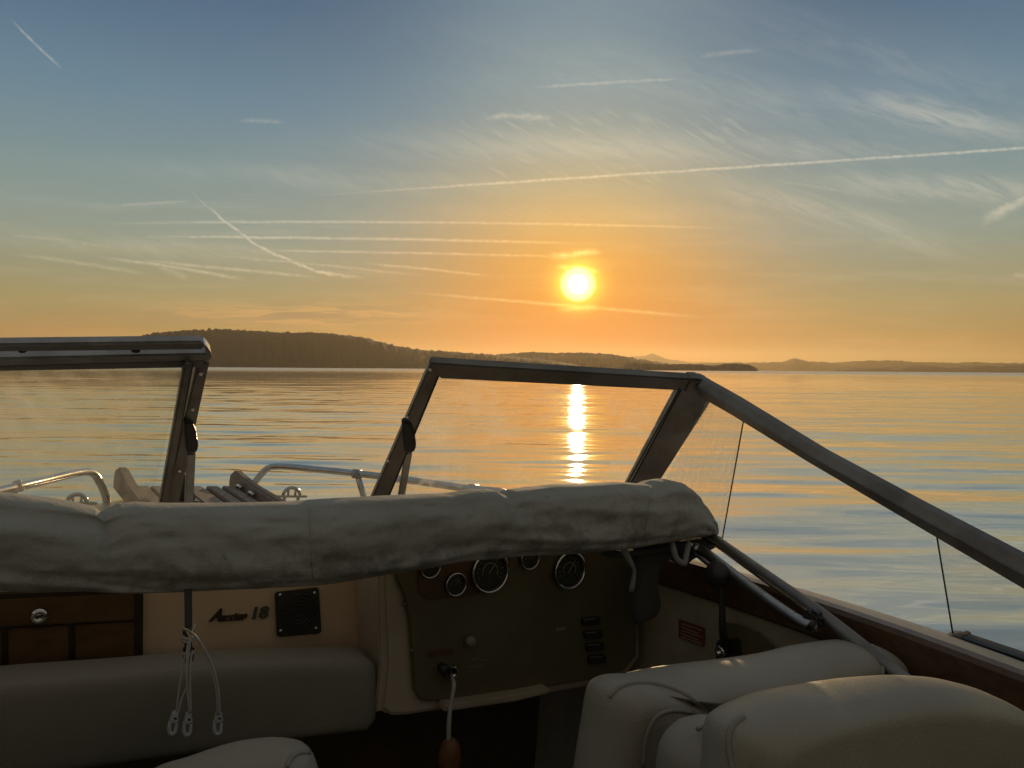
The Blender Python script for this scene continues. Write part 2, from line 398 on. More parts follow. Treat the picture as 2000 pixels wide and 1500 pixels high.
def tube(name, pts, r, m, parent=None, seg=10, n=0, closed=False, flat=None):
    pts = bez(pts, n) if n else [Vector(p) for p in pts]
    rr = r if isinstance(r, (list, tuple)) else [r] * len(pts)
    if len(rr) != len(pts): rr = list(np.interp(np.linspace(0, 1, len(pts)), np.linspace(0, 1, len(rr)), rr))
    vs, fs = [], []; N_ = len(pts); prev = None
    for i, p in enumerate(pts):
        if closed: t = (pts[(i + 1) % N_] - pts[i - 1]).normalized()
        else: t = (pts[min(i + 1, N_ - 1)] - pts[max(i - 1, 0)]).normalized()
        a = prev - t * prev.dot(t) if prev is not None else t.cross(UW if abs(t.dot(UW)) < .9 else RU)
        a.normalize(); prev = a; b = t.cross(a)
        for k in range(seg):
            th = 2 * math.pi * k / seg; ca, sa = math.cos(th), math.sin(th)
            vs.append(p + (a * ca + b * sa) * rr[i])
    for i in range(N_ if closed else N_ - 1):
        for k in range(seg):
            j = (i + 1) % N_
            fs.append((i * seg + k, i * seg + (k + 1) % seg, j * seg + (k + 1) % seg, j * seg + k))
    if not closed: fs += [tuple(range(seg))[::-1], tuple((N_ - 1) * seg + k for k in range(seg))]
    me = bpy.data.meshes.new(name); me.from_pydata(vs, [], fs)
    return link(name, me, m, parent, True)


def grid(name, rows, m, parent=None, smooth=True, closed_u=False, thick=0.0):
    """rows: list of equal-length lists of points"""
    nr, nc = len(rows), len(rows[0]); vs = [p for r_ in rows for p in r_]; fs = []
    for i in range(nr - 1):
        for j in range(nc if closed_u else nc - 1):
            k = (j + 1) % nc; fs.append((i * nc + j, i * nc + k, (i + 1) * nc + k, (i + 1) * nc + j))
    me = bpy.data.meshes.new(name); me.from_pydata(vs, [], fs)
    bm = bmesh.new(); bm.from_mesh(me)
    if closed_u:
        bm.verts.ensure_lookup_table()
        bm.faces.new([bm.verts[k] for k in range(nc)][::-1]); bm.faces.new([bm.verts[(nr - 1) * nc + k] for k in range(nc)])
    bmesh.ops.recalc_face_normals(bm, faces=bm.faces)
    if thick: bmesh.ops.solidify(bm, geom=list(bm.faces), thickness=thick)
    bm.to_mesh(me); bm.free()
    return link(name, me, m, parent, smooth)


def pillow(name, outline, seg, normal, depth, m, parent=None, edge=.35, front=.5, wr=0.0, rings=12, nd=6):
    """stuffed shape: closed outline (world points), medial segment (a, b), thickness along normal; both faces domed"""
    o = bez(list(outline) + [outline[0]], nd)[:-1]; a, b = seg; ab = b - a; rows = []
    def med(p):
        t = max(0, min(1, (p - a).dot(ab) / max(ab.length_squared, 1e-9))); return a + ab * t
    ss = [0.0] + [(k / rings) ** 1.6 for k in range(1, rings + 1)]
    def ring(s, sgn):
        h = math.sqrt(max(0, 1 - (1 - min(s / edge, 1)) ** 2)) * .82 + .18 * math.sin(min(s, 1) * math.pi / 2)
        r_ = []
        for p in o:
            q = med(p) + (p - med(p)) * (1 - s * .995)
            hh = depth * (front if sgn > 0 else 1 - front) * h
            if wr: hh += wr * noise.noise(q * 14) * min(1, s * 4)
            r_.append(q + normal * sgn * hh)
        return r_
    rows = [ring(s, -1) for s in ss[::-1]] + [ring(s, 1) for s in ss[1:]]
    return grid(name, rows, m, parent, True, True)


def hit(px, py, objs, lift=.001):
    """point on the seats' surface met by the sight line"""
    from mathutils.bvhtree import BVHTree
    d = ray(px, py).normalized(); best = None
    for o in objs:
        if o.name not in BV: BV[o.name] = BVHTree.FromPolygons([v.co.copy() for v in o.data.vertices], [tuple(p.vertices) for p in o.data.polygons])
        h = BV[o.name].ray_cast(CAM, d)
        if h[0] is not None and (best is None or h[3] < best[1]): best = (h[0] + h[1] * lift, h[3])
    return best[0] if best else None
BV = {}
def seam_on(name, px, objs, r, m, parent, n=5, lift=.0):
    pts = [hit(p.x, p.y, objs, lift) for p in bez([Vector((x, y, 0)) for x, y in px], n)]
    return tube(name, [p for p in pts if p], r, m, parent, 8)
def outline_tube(name, pts, r, m, parent, n=6): return tube(name, pts, r, m, parent, 8, n)


# ================================================================ LARGE STRUCTURE
def make_lake():
    g = []; r = 0.9
    while r < 9000: g.append(r); r *= 1.0062 if r < 60 else (1.011 if r < 400 else 1.05)
    g += [9500, 14000, 22000, 40000]
    rr = np.array(g)
    a1 = np.linspace(-52, 52, 420); a2 = np.linspace(52, 308, 60)[1:-1]
    an = np.radians(np.concatenate([a1, a2])); na, nr = len(an), len(rr)
    A, Rr = np.meshgrid(an, rr); X = np.sin(A) * Rr; Y = np.cos(A) * Rr
    dr = np.gradient(rr)[:, None] * np.ones_like(A)
    Zs = np.zeros_like(X); rng = np.random.RandomState(11)
    def lf(x, y, k, s):
        v = np.zeros_like(x); rg = np.random.RandomState(s)
        for _ in range(7):
            th = rg.uniform(0, 6.28); f = k * rg.uniform(.5, 1.6); v += np.sin((x * math.cos(th) * .45 + y * math.sin(th)) * f + rg.uniform(0, 6.28))
        return v / 2.6
    mod = np.clip(.7 + .75 * lf(X, Y, .12, 3) * 1.0, .12, 1.7)
    for i in range(54):
        lam = .45 * (14 ** (i / 53.)) * rng.uniform(.9, 1.1)
        spread = 26 if lam < 2 else 14
        th = math.radians(90 + rng.normal(0, spread) * .6) ; k = 2 * math.pi / lam
        slope = .0088 if lam < 1.6 else .0055
        amp = slope / k
        fade = np.clip((lam / dr - 2.2) / 3.0, 0, 1)
        ph = rng.uniform(0, 6.28) + .9 * lf(X, Y, 1.6 / lam, 100 + i)
        s = np.sin(k * (X * math.cos(th) + Y * math.sin(th)) + ph)
        Zs += amp * fade * s * (mod if lam < 2.5 else 1)
    side = np.clip(1 - (np.abs(A) - 1.0) * 2, 0, 1)
    Zs *= side
    co = np.stack([X, Y, Zs], -1).reshape(-1, 3)
    # centre vertex closes the disc under the boat
    co = np.vstack([co, [[0, 0, 0]]]); idx = np.arange(nr * na).reshape(nr, na)
    q = np.stack([idx[:-1, :], np.roll(idx, -1, 1)[:-1, :], np.roll(idx, -1, 1)[1:, :], idx[1:, :]], -1).reshape(-1, 4)[:, ::-1]
    tri = [(nr * na, int(idx[0, (j + 1) % na]), int(idx[0, j])) for j in range(na)]
    me = bpy.data.meshes.new('lake')
    nq = len(q); me.vertices.add(len(co)); me.vertices.foreach_set('co', co.ravel())
    loops = np.concatenate([q.ravel(), np.array(tri).ravel()]); me.loops.add(len(loops)); me.loops.foreach_set('vertex_index', loops)
    ls = np.concatenate([np.arange(nq) * 4, nq * 4 + np.arange(len(tri)) * 3]); me.polygons.add(len(ls)); me.polygons.foreach_set('loop_start', ls)
    me.update(calc_edges=True); me.validate()
    if me.polygons[0].normal.z < 0: me.flip_normals()
    o = link('lake', me, 'lake_water', None, True); o['kind'] = 'structure'
make_lake()


def hill(name, prof, D, depth, m, tree=6.0, tsc=.03, seed=0, nx=420, flat=0):
    """prof: skyline points in the photograph; D: metres to the shore; the ridge crest stands depth metres behind it"""
    xs = np.linspace(prof[0][0], prof[-1][0], nx)
    # skyline heights above horizon, turned into metres at the crest distance
    hs = []
    ix = np.interp
    ys = ix(xs, [p[0] for p in prof], [p[1] for p in prof])
    rows = []
    ts = [0, .02, .06, .12, .2, .3, .42, .55, .68, .8, .9, 1.0, 1.15, 1.4, 1.8, 2.2]
    for ti, t in enumerate(ts):
        row = []
        for k, x in enumerate(xs):
            d = ray(float(x), float(ys[k])); d = d / d.y
            yc = D + depth; H = max(0.5, 1.45 + d.z * yc)
            y_ = D + depth * t
            prof_h = math.sin(min(t, 1) * math.pi / 2) ** .8 if t <= 1 else max(0, 1 - (t - 1) / 1.2) ** .8
            hh = H * prof_h
            xx = d.x * y_
            nz = noise.fractal(Vector((xx * .0016 + seed, y_ * .0016, seed)), 1, 2, 4) * H * .22 * math.sin(min(t, 1) * math.pi)
            tr = noise.fractal(Vector((xx * tsc, y_ * tsc * .7, seed)), .8, 2.2, 3) * tree * (1 if t > 0.01 else 0)
            row.append(Vector((xx, y_ + noise.noise(Vector((xx * .002, seed, 0))) * depth * .1, max(-1 if t < .01 else .5, hh + nz + tr) if t > .01 else -1.0)))
        rows.append(row)
    o = grid(name, rows, m, None, True)
    o['kind'] = 'structure'; return o

# main wooded hill across the lake (left), second hill behind, tree spit, far ridges
hill('hill', [(-700, 716), (-500, 700), (-250, 690), (-60, 676), (60, 668), (180, 664), (250, 660), (300, 651), (360, 647), (430, 646), (500, 648), (560, 651), (620, 652), (660, 655),
              (700, 661), (740, 670), (780, 678), (830, 684), (900, 688), (960, 693), (1020, 699), (1080, 707), (1130, 714)], 3600, 900, 'forest', 11, .055, 2, 760)
hill('hill', [(780, 700), (860, 692), (960, 694), (1000, 690), (1040, 688), (1090, 690), (1130, 689), (1180, 691), (1220, 697), (1250, 703), (1300, 709), (1360, 716), (1400, 721)], 5200, 900, 'forest', 10, .04, 9, 520)
hill('hill', [(1200, 721), (1230, 709), (1270, 711), (1300, 712), (1340, 711), (1375, 713), (1395, 716), (1415, 711), (1440, 710), (1465, 713), (1480, 721)], 2900, 160, 'forest', 5, .05, 5, 300)
hill('mountain', [(1150, 712), (1195, 703), (1220, 698), (1240, 696), (1262, 695), (1275, 692), (1290, 698), (1310, 703), (1340, 707), (1420, 709), (1500, 713)], 19000, 3000, 'far_land', 30, .004, 14, 240)
hill('hill', [(1300, 714), (1400, 709), (1480, 708), (1530, 707), (1542, 702), (1552, 699), (1562, 702), (1580, 707), (1640, 708), (1700, 705), (1730, 704), (1780, 707), (1860, 709), (2000, 710), (2200, 708), (2500, 712)], 12500, 1800, 'far_land', 22, .006, 21, 420)
hill('hill', [(1600, 726), (1660, 718), (1740, 717), (1790, 713), (1830, 715), (1850, 719), (1900, 715), (1960, 713), (2020, 714), (2150, 712), (2400, 716), (2700, 722)], 8500, 900, 'forest', 12, .012, 33, 360)

# thin evening haze over the lake
def make_haze():
    x0, x1, y0, y1, z0, z1 = -24000, 26000, -6000, 27000, -3, 620
    vs = [Vector((x, y, z)) for z in (z0, z1) for y in (y0, y1) for x in (x0, x1)]
    me = bpy.data.meshes.new('haze'); me.from_pydata(vs, [], [(0, 2, 3, 1), (4, 5, 7, 6), (0, 1, 5, 4), (2, 6, 7, 3), (0, 4, 6, 2), (1, 3, 7, 5)])
    m = bpy.data.materials.new('haze_air'); m.use_nodes = True; nt = m.node_tree; nt.nodes.clear()
    out = nt.nodes.new('ShaderNodeOutputMaterial'); pv = nt.nodes.new('ShaderNodeVolumePrincipled')
    pv.inputs['Color'].default_value = (.96, .80, .50, 1); pv.inputs['Density'].default_value = HAZE; pv.inputs['Anisotropy'].default_value = .55
    nt.links.new(pv.outputs[0], out.inputs['Volume']); m.cycles.homogeneous_volume = True if hasattr(m.cycles, 'homogeneous_volume') else None
    me.materials.append(m); o = bpy.data.objects.new('haze', me); C.objects.link(o); o['kind'] = 'stuff'
HAZE = 2.8e-5
make_haze()

# ================================================================ THE BOAT
boat = empty('motorboat', 'open cockpit motorboat with beige dashboard, wood gunwale and raked aluminium windscreen on the lake', 'boat', B(.55, 0, -1.45))
UC = .55                                   # centreline
WG = toB(P(1500, 1155, u=1.27)).z          # height of the gunwale
def half(v):                               # outer half breadth of the deck
    return float(np.interp(v, [-2.3, 0, 1.2, 1.8, 2.2, 2.55, 2.8, 3.0, 3.12, 3.2], [.93, .98, .97, .93, .86, .74, .6, .45, .3, .05]))
KP = sorted([(toB(q).y, toB(q).z - WG) for q in (P(x, y, u=1.27) for x, y in [(1300, 1096), (1400, 1126), (1500, 1156), (1640, 1203), (1740, 1238), (1850, 1279), (2000, 1336)])])
print('KP', KP)
def sheer(v): return WG + float(np.interp(v, [-2.3] + [k[0] for k in KP] + [1.55, 2.3, 3.2], [KP[0][1] - .02] + [k[1] for k in KP] + [KP[-1][1], SH * .6, SH]))
SH = toB(P(420, 954, v=3.05)).z - WG - .062
# outer hull: loft of sections
rows = []
for v in np.linspace(-2.3, 3.2, 45):
    b = half(v); s = sheer(v); k = max(0, (v - 1.2) / 2.0)
    sec = []
    for sg in (1, -1):
        pts = [(b, s - .058), (b + .015 * (b > .2), s - .09), (b * (.97 - .1 * k), s - .3), (b * (.88 - .25 * k), s - .75 + .15 * k), (b * .45, s - .95 + .35 * k), (0, s - 1.1 + .5 * k)]
        pts = pts if sg == 1 else pts[:-1][::-1]
        sec += [B(UC + sg * p[0], v, p[1]) for p in pts]
    rows.append(sec)
grid('hull', rows, 'gelcoat', boat, True)
prism('transom', [B(UC - .93, -2.3, WG - .03), B(UC + .93, -2.3, WG - .03), B(UC + .82, -2.3, WG - .7), B(UC, -2.3, WG - 1.1), B(UC - .82, -2.3, WG - .7)], FV * .04, 'gelcoat', boat, .004)
# fore deck, cambered
rows = []
for v in np.linspace(2.0, 3.2, 26):
    b = half(v)
    rows.append([B(UC + b * f, v, sheer(v) - .036 + .07 * (1 - f * f)) for f in np.linspace(-1, 1, 19)])
grid('foredeck', rows, 'gelcoat', boat, True)
# dash top behind the canvas, between windscreen foot and fascia
rows = []
for v in np.linspace(1.54, 2.0, 8):
    rows.append([B(UC + f * half(v), v, sheer(v) - .036 + .07 * (1 - f * f)) for f in np.linspace(-1, 1, 15)])
grid('dash_top', rows, 'gelcoat', boat, True)
# side decks
UI = 1.27; UT = 1.300
qd = toB(P(1850, 1244, u=1.50)); DROP = sheer(qd.y) - qd.z
print('pt', qd, 'WG', WG, 'DROP', DROP, 'WD', toB(P(420, 954, v=3.05)).z)
for sg in (1, -1):
    rows = []
    for v in np.linspace(-2.28, 1.54, 40):
        a_ = UT - UC if sg == 1 else UT - UC; b = half(v)
        rows.append([B(UC + sg * (a_ + (b - a_) * f), v, sheer(v) + .006 * math.sin(f * math.pi) - DROP * f) for f in np.linspace(0, 1, 6)])
    grid('side_deck', rows, 'deck_gelcoat', boat, True)
    # wooden gunwale board: cap and inner face
    sec = [(UI - UC, .002), (UI - UC + .006, .010), (UT - UC - .004, .012), (UT - UC + .004, .006), (UT - UC + .004, -.01), (UI - UC + .02, -.02), (UI - UC + .02, -.052), (UI - UC + .002, -.056), (UI - UC - .002, -.05)]
    rows = [[B(UC + sg * p[0], v, sheer(v) + p[1]) for p in sec] for v in np.linspace(-2.26, 1.52, 40)]
    grid('gunwale_board', rows, 'mahogany', boat, False, True)
    rows = [[B(UC + sg * (UI - UC + .012), v, sheer(v) - .05), B(UC + sg * (UI - UC + .016), v, sheer(v) - .35), B(UC + sg * (UI - UC - .01), v, -1.2)] for v in np.linspace(-2.26, 1.52, 12)]
    grid('side_panel', rows, 'side_lining', boat, False)
prism('cockpit_floor', [B(UC - .75, -2.27, -1.21), B(UC + .75, -2.27, -1.21), B(UC + .75, 1.85, -1.21), B(UC - .75, 1.85, -1.21)], UW * .02, 'carpet', boat)
prism('bulkhead', [B(UC - .75, 1.80, -1.2), B(UC + .75, 1.80, -1.2), B(UC + .75, 1.80, WG - .02), B(UC - .75, 1.80, WG - .02)], FV * .01, 'bulkhead', boat)

# --- fascia
VF = 1.50
def fq(pts, v=VF): return [P(x, y, v=v) for x, y in pts]
prism('fascia', [B(UC - .8, VF, WG), P(745, 1080, v=VF), P(745, 1290, v=VF), P(270, 1312, v=VF), P(-40, 1335, v=VF), B(UC - .8, VF, -.66)], FV * .02, 'fascia_gelcoat', boat, .002, mid=False)
# glove locker
gl = prism('glove_locker', fq([(-170, 1163), (279, 1150), (278, 1293), (-170, 1330)], VF - .012), FV * .02, 'locker_frame', boat, .003)
prism('locker_door', fq([(-160, 1178), (262, 1160), (262, 1210), (-160, 1232)], VF - .026), FV * .01, 'locker_wood', gl, .0025)
for q in ([(16, 1228), (134, 1222), (134, 1303), (16, 1311)], [(146, 1221), (262, 1214), (262, 1291), (146, 1302)], [(-150, 1237), (3, 1229), (3, 1312), (-150, 1322)]):
    prism('locker_panel', fq(q, VF - .026), FV * .008, 'locker_wood', gl, .0025)
c = P(76, 1202, v=VF - .034)
def disc(name, c, n, r, h, m, parent, seg=24, hole=0.0, bevel=0.0, up=None):
    a = n.orthogonal().normalized() if up is None else up; b = n.cross(a); rows = []
    rs = [(r, 0), (r, h * .7), (r * .9, h), (max(hole, r * .02), h)]
    if hole: rs += [(hole, h * .2), (hole * .1, h * .2)]
    rows = [[c + (a * math.cos(t) + b * math.sin(t)) * q + n * z for t in np.linspace(0, 2 * math.pi, seg, False)] for q, z in rs]
    return grid(name, rows, m, parent, True, True)
disc('lock', c, -FV, .0125, .008, 'chrome', gl, hole=.004)
prism('keyhole', [c - FV * .0085 + RU * .006 - UW * .001, c - FV * .0085 + RU * .004 + UW * .003, c - FV * .0085 - RU * .007 - UW * .001, c - FV * .0085 - RU * .003 - UW * .003], FV * .001, 'black_plastic', gl)
# speaker
sp = prism('speaker', fq([(537, 1157), (622, 1147), (627, 1236), (541, 1244)], VF - .006), FV * .012, 'speaker_black', boat, .003)
sc_c = P(584, 1196, v=VF - .012)
for r_ in (.036, .029, .022, .015, .008):
    pts = [sc_c + (RU * math.cos(t) + UW * math.sin(t)) * r_ - FV * .002 for t in np.linspace(0, 2 * math.pi, 32, False)]
    tube('grille_ring', pts, .0016, 'speaker_black', sp, 6, closed=True)
for t in range(8):
    dv = RU * math.cos(t * math.pi / 4) + UW * math.sin(t * math.pi / 4)
    tube('grille_bar', [sc_c + dv * .006 - FV * .002, sc_c + dv * .037 - FV * .002], .0014, 'speaker_black', sp, 6)
for q in ((547, 1162), (614, 1158), (548, 1232), (617, 1227)): disc('screw', P(*q, v=VF - .012), -FV, .0034, .0022, 'chrome', sp, 10)
# badge lettering
def text(name, s, org, size, m, parent, shear=.35, right=RU, up=UW, out=-FV, ext=.0016, bold=.0, sx=1.0):
    cu = bpy.data.curves.new(name, 'FONT'); cu.body = s; cu.size = size; cu.shear = shear; cu.extrude = ext; cu.offset = bold
    ob = bpy.data.objects.new(name, cu); C.objects.link(ob); dg = bpy.context.evaluated_depsgraph_get()
    me = bpy.data.meshes.new_from_object(ob.evaluated_get(dg)); bpy.data.objects.remove(ob)
    M = Matrix.Translation(org) @ Matrix((right * sx, up, out)).transposed().to_4x4()
    me.transform(M); me.materials.clear(); return link(name, me, m, parent)
bd = text('badge', 'A', P(410, 1213, v=VF - .003), .030, 'badge_dark', boat, .5, bold=.0012, sx=.9)
text('badge_lettering', 'merican', P(429, 1211, v=VF - .003), .0165, 'badge_dark', bd, .3, bold=.0006, sx=.92)
tube('badge_underline', [P(427, 1213.5, v=VF - .003), P(476, 1209.5, v=VF - .003)], .0011, 'badge_dark', bd, 6)
text('badge_number', '18', P(487, 1209, v=VF - .003), .031, 'badge_green', bd, .12, bold=.0011, sx=1.1)
prism('drain_slot', fq([(592, 1275), (600, 1271), (650, 1268), (665, 1269), (655, 1273), (610, 1277)], VF - .002), FV * .003, 'black_plastic', boat)

# --- padded bolster below the fascia
def bolster():
    top = [(-120, 1322), (0, 1314), (270, 1293), (480, 1277), (640, 1272), (705, 1271), (718, 1276)]
    bot = [(-120, 1530), (0, 1506), (270, 1466), (480, 1438), (640, 1418), (705, 1411), (718, 1404)]
    v0 = 1.40; rows = []
    xs = np.linspace(-120, 718, 46)
    for i, x in enumerate(xs):
        t = P(x, float(np.interp(x, [p[0] for p in top], [p[1] for p in top])), v=v0); b = P(x, float(np.interp(x, [p[0] for p in bot], [p[1] for p in bot])), v=v0)
        e = min(1, (718 - x) / 14.0) ** .5 if x > 704 else 1
        c = (t + b) * .5; hv = (t - b) * .5; row = []
        for k in range(24):
            th = 2 * math.pi * k / 24; ct, s_ = math.cos(th), math.sin(th)
            sq = lambda q: math.copysign(abs(q) ** .36, q)
            p = c + hv * sq(s_) * (.9 + .1 * e) - FV * .055 * sq(ct) * (.75 + .25 * e)
            row.append(p + UW * .002 * noise.noise(p * 6))
        rows.append(row)
    grid('knee_bolster', rows, 'bolster_vinyl', boat, True, True)
bolster()

# --- helm console
VC = 1.36
def console():
    top = 1040
    L = [(745, 1090), (748, 1200), (752, 1300), (742, 1385), (760, 1399), (790, 1399), (880, 1386), (1000, 1368), (1180, 1336), (1228, 1318), (1252, 1285), (1250, 1215), (1245, top), (745, top)]
    o = prism('helm_console', [P(x, y, v=VC) for x, y in L], FV * .34, 'cream_moulding', boat, .008, 3, mid=False)
    # sloping cheek joining console and fascia
    prism('console_cheek', [P(700, 1085, v=VF - .002), P(748, 1085, v=VC + .004), P(751, 1300, v=VC + .004), P(742, 1388, v=VC + .004), P(716, 1394, v=VF - .06), P(712, 1290, v=VF - .002)], RU * .02, 'cream_moulding', o, .003)
    pn = [(768, 1075), (772, 1130), (786, 1160), (797, 1210), (803, 1290), (806, 1345), (818, 1366), (840, 1369), (990, 1352), (1175, 1322), (1215, 1308), (1240, 1280), (1243, 1215), (1238, 1060)]
    p_ = prism('instrument_panel', [P(x, y, v=VC - .006) for x, y in pn], FV * .012, 'panel_black', boat, .003)
    vp = VC - .014
    prism('gauge_plate', [P(x, y, v=vp) for x, y in [(812, 1085), (1000, 1070), (990, 1140), (915, 1165), (840, 1172), (818, 1160)]], FV * .004, 'panel_red_brown', p_, .001)
    def gauge(px, py, r, n_=8):
        c = P(px, py, v=vp - .003); g = disc('gauge', c, -FV, r, .008, 'black_plastic', boat, 32, hole=r * .86)
        tube('bezel', [c - FV * .008 + (RU * math.cos(t) + UW * math.sin(t)) * r * .97 for t in np.linspace(0, 2 * math.pi, 40, False)], r * .065, 'chrome', g, 8, closed=True)
        disc('dial', c - FV * .002, -FV, r * .85, .001, 'gauge_face', g, 32)
        tube('dial_arc', [c - FV * .0042 + (RU * math.cos(t) + UW * math.sin(t)) * r * .42 for t in np.linspace(-.4, 3.5, 16)], r * .03, 'gauge_print', g, 5)
        for k in range(n_):
            t = -.5 + k * 4.1 / (n_ - 1); dv = RU * math.cos(t) + UW * math.sin(t)
            tube('tick', [c - FV * .0042 + dv * r * .6, c - FV * .0042 + dv * r * .75], r * .02, 'gauge_print', g, 4)
        dv = (RU * .5 + UW * .8).normalized(); tube('needle', [c - FV * .005 - dv * r * .15, c - FV * .005 + dv * r * .6], [r * .05, r * .02], 'gauge_print', g, 5)
    gauge(838, 1106, .0215); gauge(888, 1140, .0225); gauge(955, 1116, .042, 12); gauge(1110, 1113, .040, 12)
    gauge(1032, 1090, .0225)
    # ignition, knobs and a row of rocker switches
    c = P(880, 1312, v=vp); disc('ignition_switch', c, -FV, .014, .01, 'chrome', p_, 20, hole=.005)
    disc('knob', P(915, 1250, v=vp), -FV, .0105, .015, 'gauge_print', p_, 18); disc('knob', P(862, 1303, v=vp), -FV, .010, .02, 'black_plastic', p_, 18)
    for i, (x, y) in enumerate([(1152, 1213), (1156, 1239), (1160, 1263), (1164, 1287)]):
        q = [(x - 16, y - 6), (x + 18, y - 9), (x + 19, y + 6), (x - 15, y + 9)]
        s_ = prism('rocker_switch', [P(a, b, v=vp - .002) for a, b in q], FV * .010, 'black_plastic', p_, .002)
        prism('switch_mark', [P(a, b, v=vp - .0078) for a, b in [(x - 13, y - 3.4), (x + 12, y - 5.4), (x + 12, y - 4), (x - 13, y - 2)]], FV * .001, 'gauge_print', p_)
    for x, y in [(815, 1350), (788, 1180), (1228, 1205), (1205, 1300), (1020, 1338), (803, 1270)]: disc('screw', P(x, y, v=vp + .006), -FV, .0034, .004, 'dull_aluminium', p_, 10)
    for x, y in [(925, 1288), (938, 1301), (922, 1303), (944, 1290)]:
        prism('placard_print', [P(a, b, v=vp) for a, b in [(x - 6, y), (x + 6, y - 1.5), (x + 6, y), (x - 6, y + 1.5)]], FV * .001, 'gauge_print', p_)
    prism('placard', [P(a, b, v=vp) for a, b in [(838, 1272), (884, 1266), (884, 1278), (838, 1284)]], FV * .0016, 'panel_red_brown', p_, .0005)
    prism('placard', [P(a, b, v=vp) for a, b in [(1085, 1228), (1104, 1225), (1104, 1230), (1085, 1233)]], FV * .0016, 'gauge_print', p_, .0005)
    prism('console_lip', [P(a, b, v=VC - .02) for a, b in [(860, 1371), (1000, 1350), (1066, 1338), (1066, 1350), (1000, 1366), (860, 1386)]], FV * .03, 'cream_moulding', o, .004)
console()
# steering column stub and dark flap hanging beside the helm
pts = [(1238, 1062), (1322, 1050), (1310, 1085), (1284, 1110), (1278, 1140), (1284, 1175), (1276, 1200), (1255, 1212), (1238, 1206)]
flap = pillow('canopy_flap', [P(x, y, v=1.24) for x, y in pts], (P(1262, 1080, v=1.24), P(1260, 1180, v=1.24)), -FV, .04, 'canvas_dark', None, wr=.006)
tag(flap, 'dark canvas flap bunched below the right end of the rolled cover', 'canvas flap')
cl = grid('cloth_tie', [[P(x - w_ * .5, y, v=1.205), P(x + w_ * .5, y, v=1.20)] for x, y, w_ in [(1216, 1062, 10), (1221, 1080, 15), (1230, 1096, 13), (1239, 1112, 7), (1238, 1128, 8), (1235, 1142, 10), (1233, 1156, 9)]], 'white_cloth', None, True, thick=.002)
tag(cl, 'pale cloth tie dangling under the rolled cover near the helm', 'tie')
# throttle beside the helm
US = UI - .004
rec = prism('control_recess', [P(x, y, u=US) for x, y in [(1408, 1215), (1440, 1218), (1480, 1235), (1510, 1262), (1512, 1300), (1512, 1345), (1404, 1350)]], RU * .006, 'panel_black', boat, .001)
th = tube('throttle_lever', [P(1418, 1270, u=US - .03), P(1412, 1235, u=US - .05), P(1410, 1180, u=US - .055), P(1406, 1130, u=US - .06)], [.009, .008, .006, .006], 'black_plastic', boat, 10, 4)
kc = P(1401, 1122, u=US - .06)
pillow('knob', [kc + (RU * 0 + FV * math.cos(t) * .026 + UW * math.sin(t) * .028) for t in np.linspace(0, 2 * math.pi, 12, False)], (kc - FV * .004, kc + FV * .004), RU, .044, 'black_plastic', th, edge=.9)
disc('pivot_boss', P(1418, 1271, u=US - .022), -RU, .012, .02, 'chrome', th, 18, hole=.004)
prism('control_box', [P(x, y, u=US - .012) for x, y in [(1404, 1250), (1440, 1246), (1447, 1300), (1404, 1306)]], RU * .024, 'black_plastic', boat, .004)
lb = prism('warning_label', [P(x, y, u=UI + .008) for x, y in [(1326, 1209), (1376, 1226), (1375, 1262), (1326, 1245)]], RU * .002, 'label_red', boat)
for k in range(5):
    y0 = 1217 + k * 6.5; prism('label_line', [P(x, y, u=UI + .0065) for x, y in [(1331, y0), (1370 - 6 * (k % 2), y0 + 13), (1370 - 6 * (k % 2), y0 + 15), (1331, y0 + 2)]], RU * .0006, 'label_print', lb)
tube('wiring', [P(1275, 1330, v=1.25), P(1285, 1305, v=1.27), P(1298, 1310, v=1.27), P(1320, 1335, v=1.2)], .006, 'black_plastic', boat, 8, 6)

# --- windscreen
DD = (ray(-250, 3380)).normalized()                      # direction in which every post runs down to the deck
pA = P(395, 690, v=1.65); nA = RU.cross(DD).normalized(); WP = (pA, nA)
pR = P(850, 705, v=1.65); pC = P(1365, 745, v=1.40); nR = (pC - pR).cross(DD).normalized(); WR = (pR, nR)
pS = P(2000, 1110, u=1.42); DS = (B(1.50, 1, 0) - B(1.40, 1, .36)).normalized(); nS = (pS - pC).cross(DS).normalized(); WS = (pC, nS)
ws = empty('windscreen', 'raked framed windscreen with its middle pane folded open against the left one', 'windscreen', pR + DD * .6)
def wbar(name, pl, pts, th_, m='dull_aluminium', off=0.0, parent=ws, bev=.004):
    q = (pl[0] + pl[1] * off, pl[1])
    return prism(name, [P(x, y, plane=q) for x, y in pts], pl[1] * th_, m, parent, bev)
def extend(p0, p1, f): return (p0[0] + (p1[0] - p0[0]) * f, p0[1] + (p1[1] - p0[1]) * f)
for pl in (WP, WR, WS): pass
sgn = lambda pl: 1 if pl[1].dot(CAM - pl[0]) > 0 else -1      # towards the viewer
sA, sR, sS = sgn(WP), sgn(WR), sgn(WS)
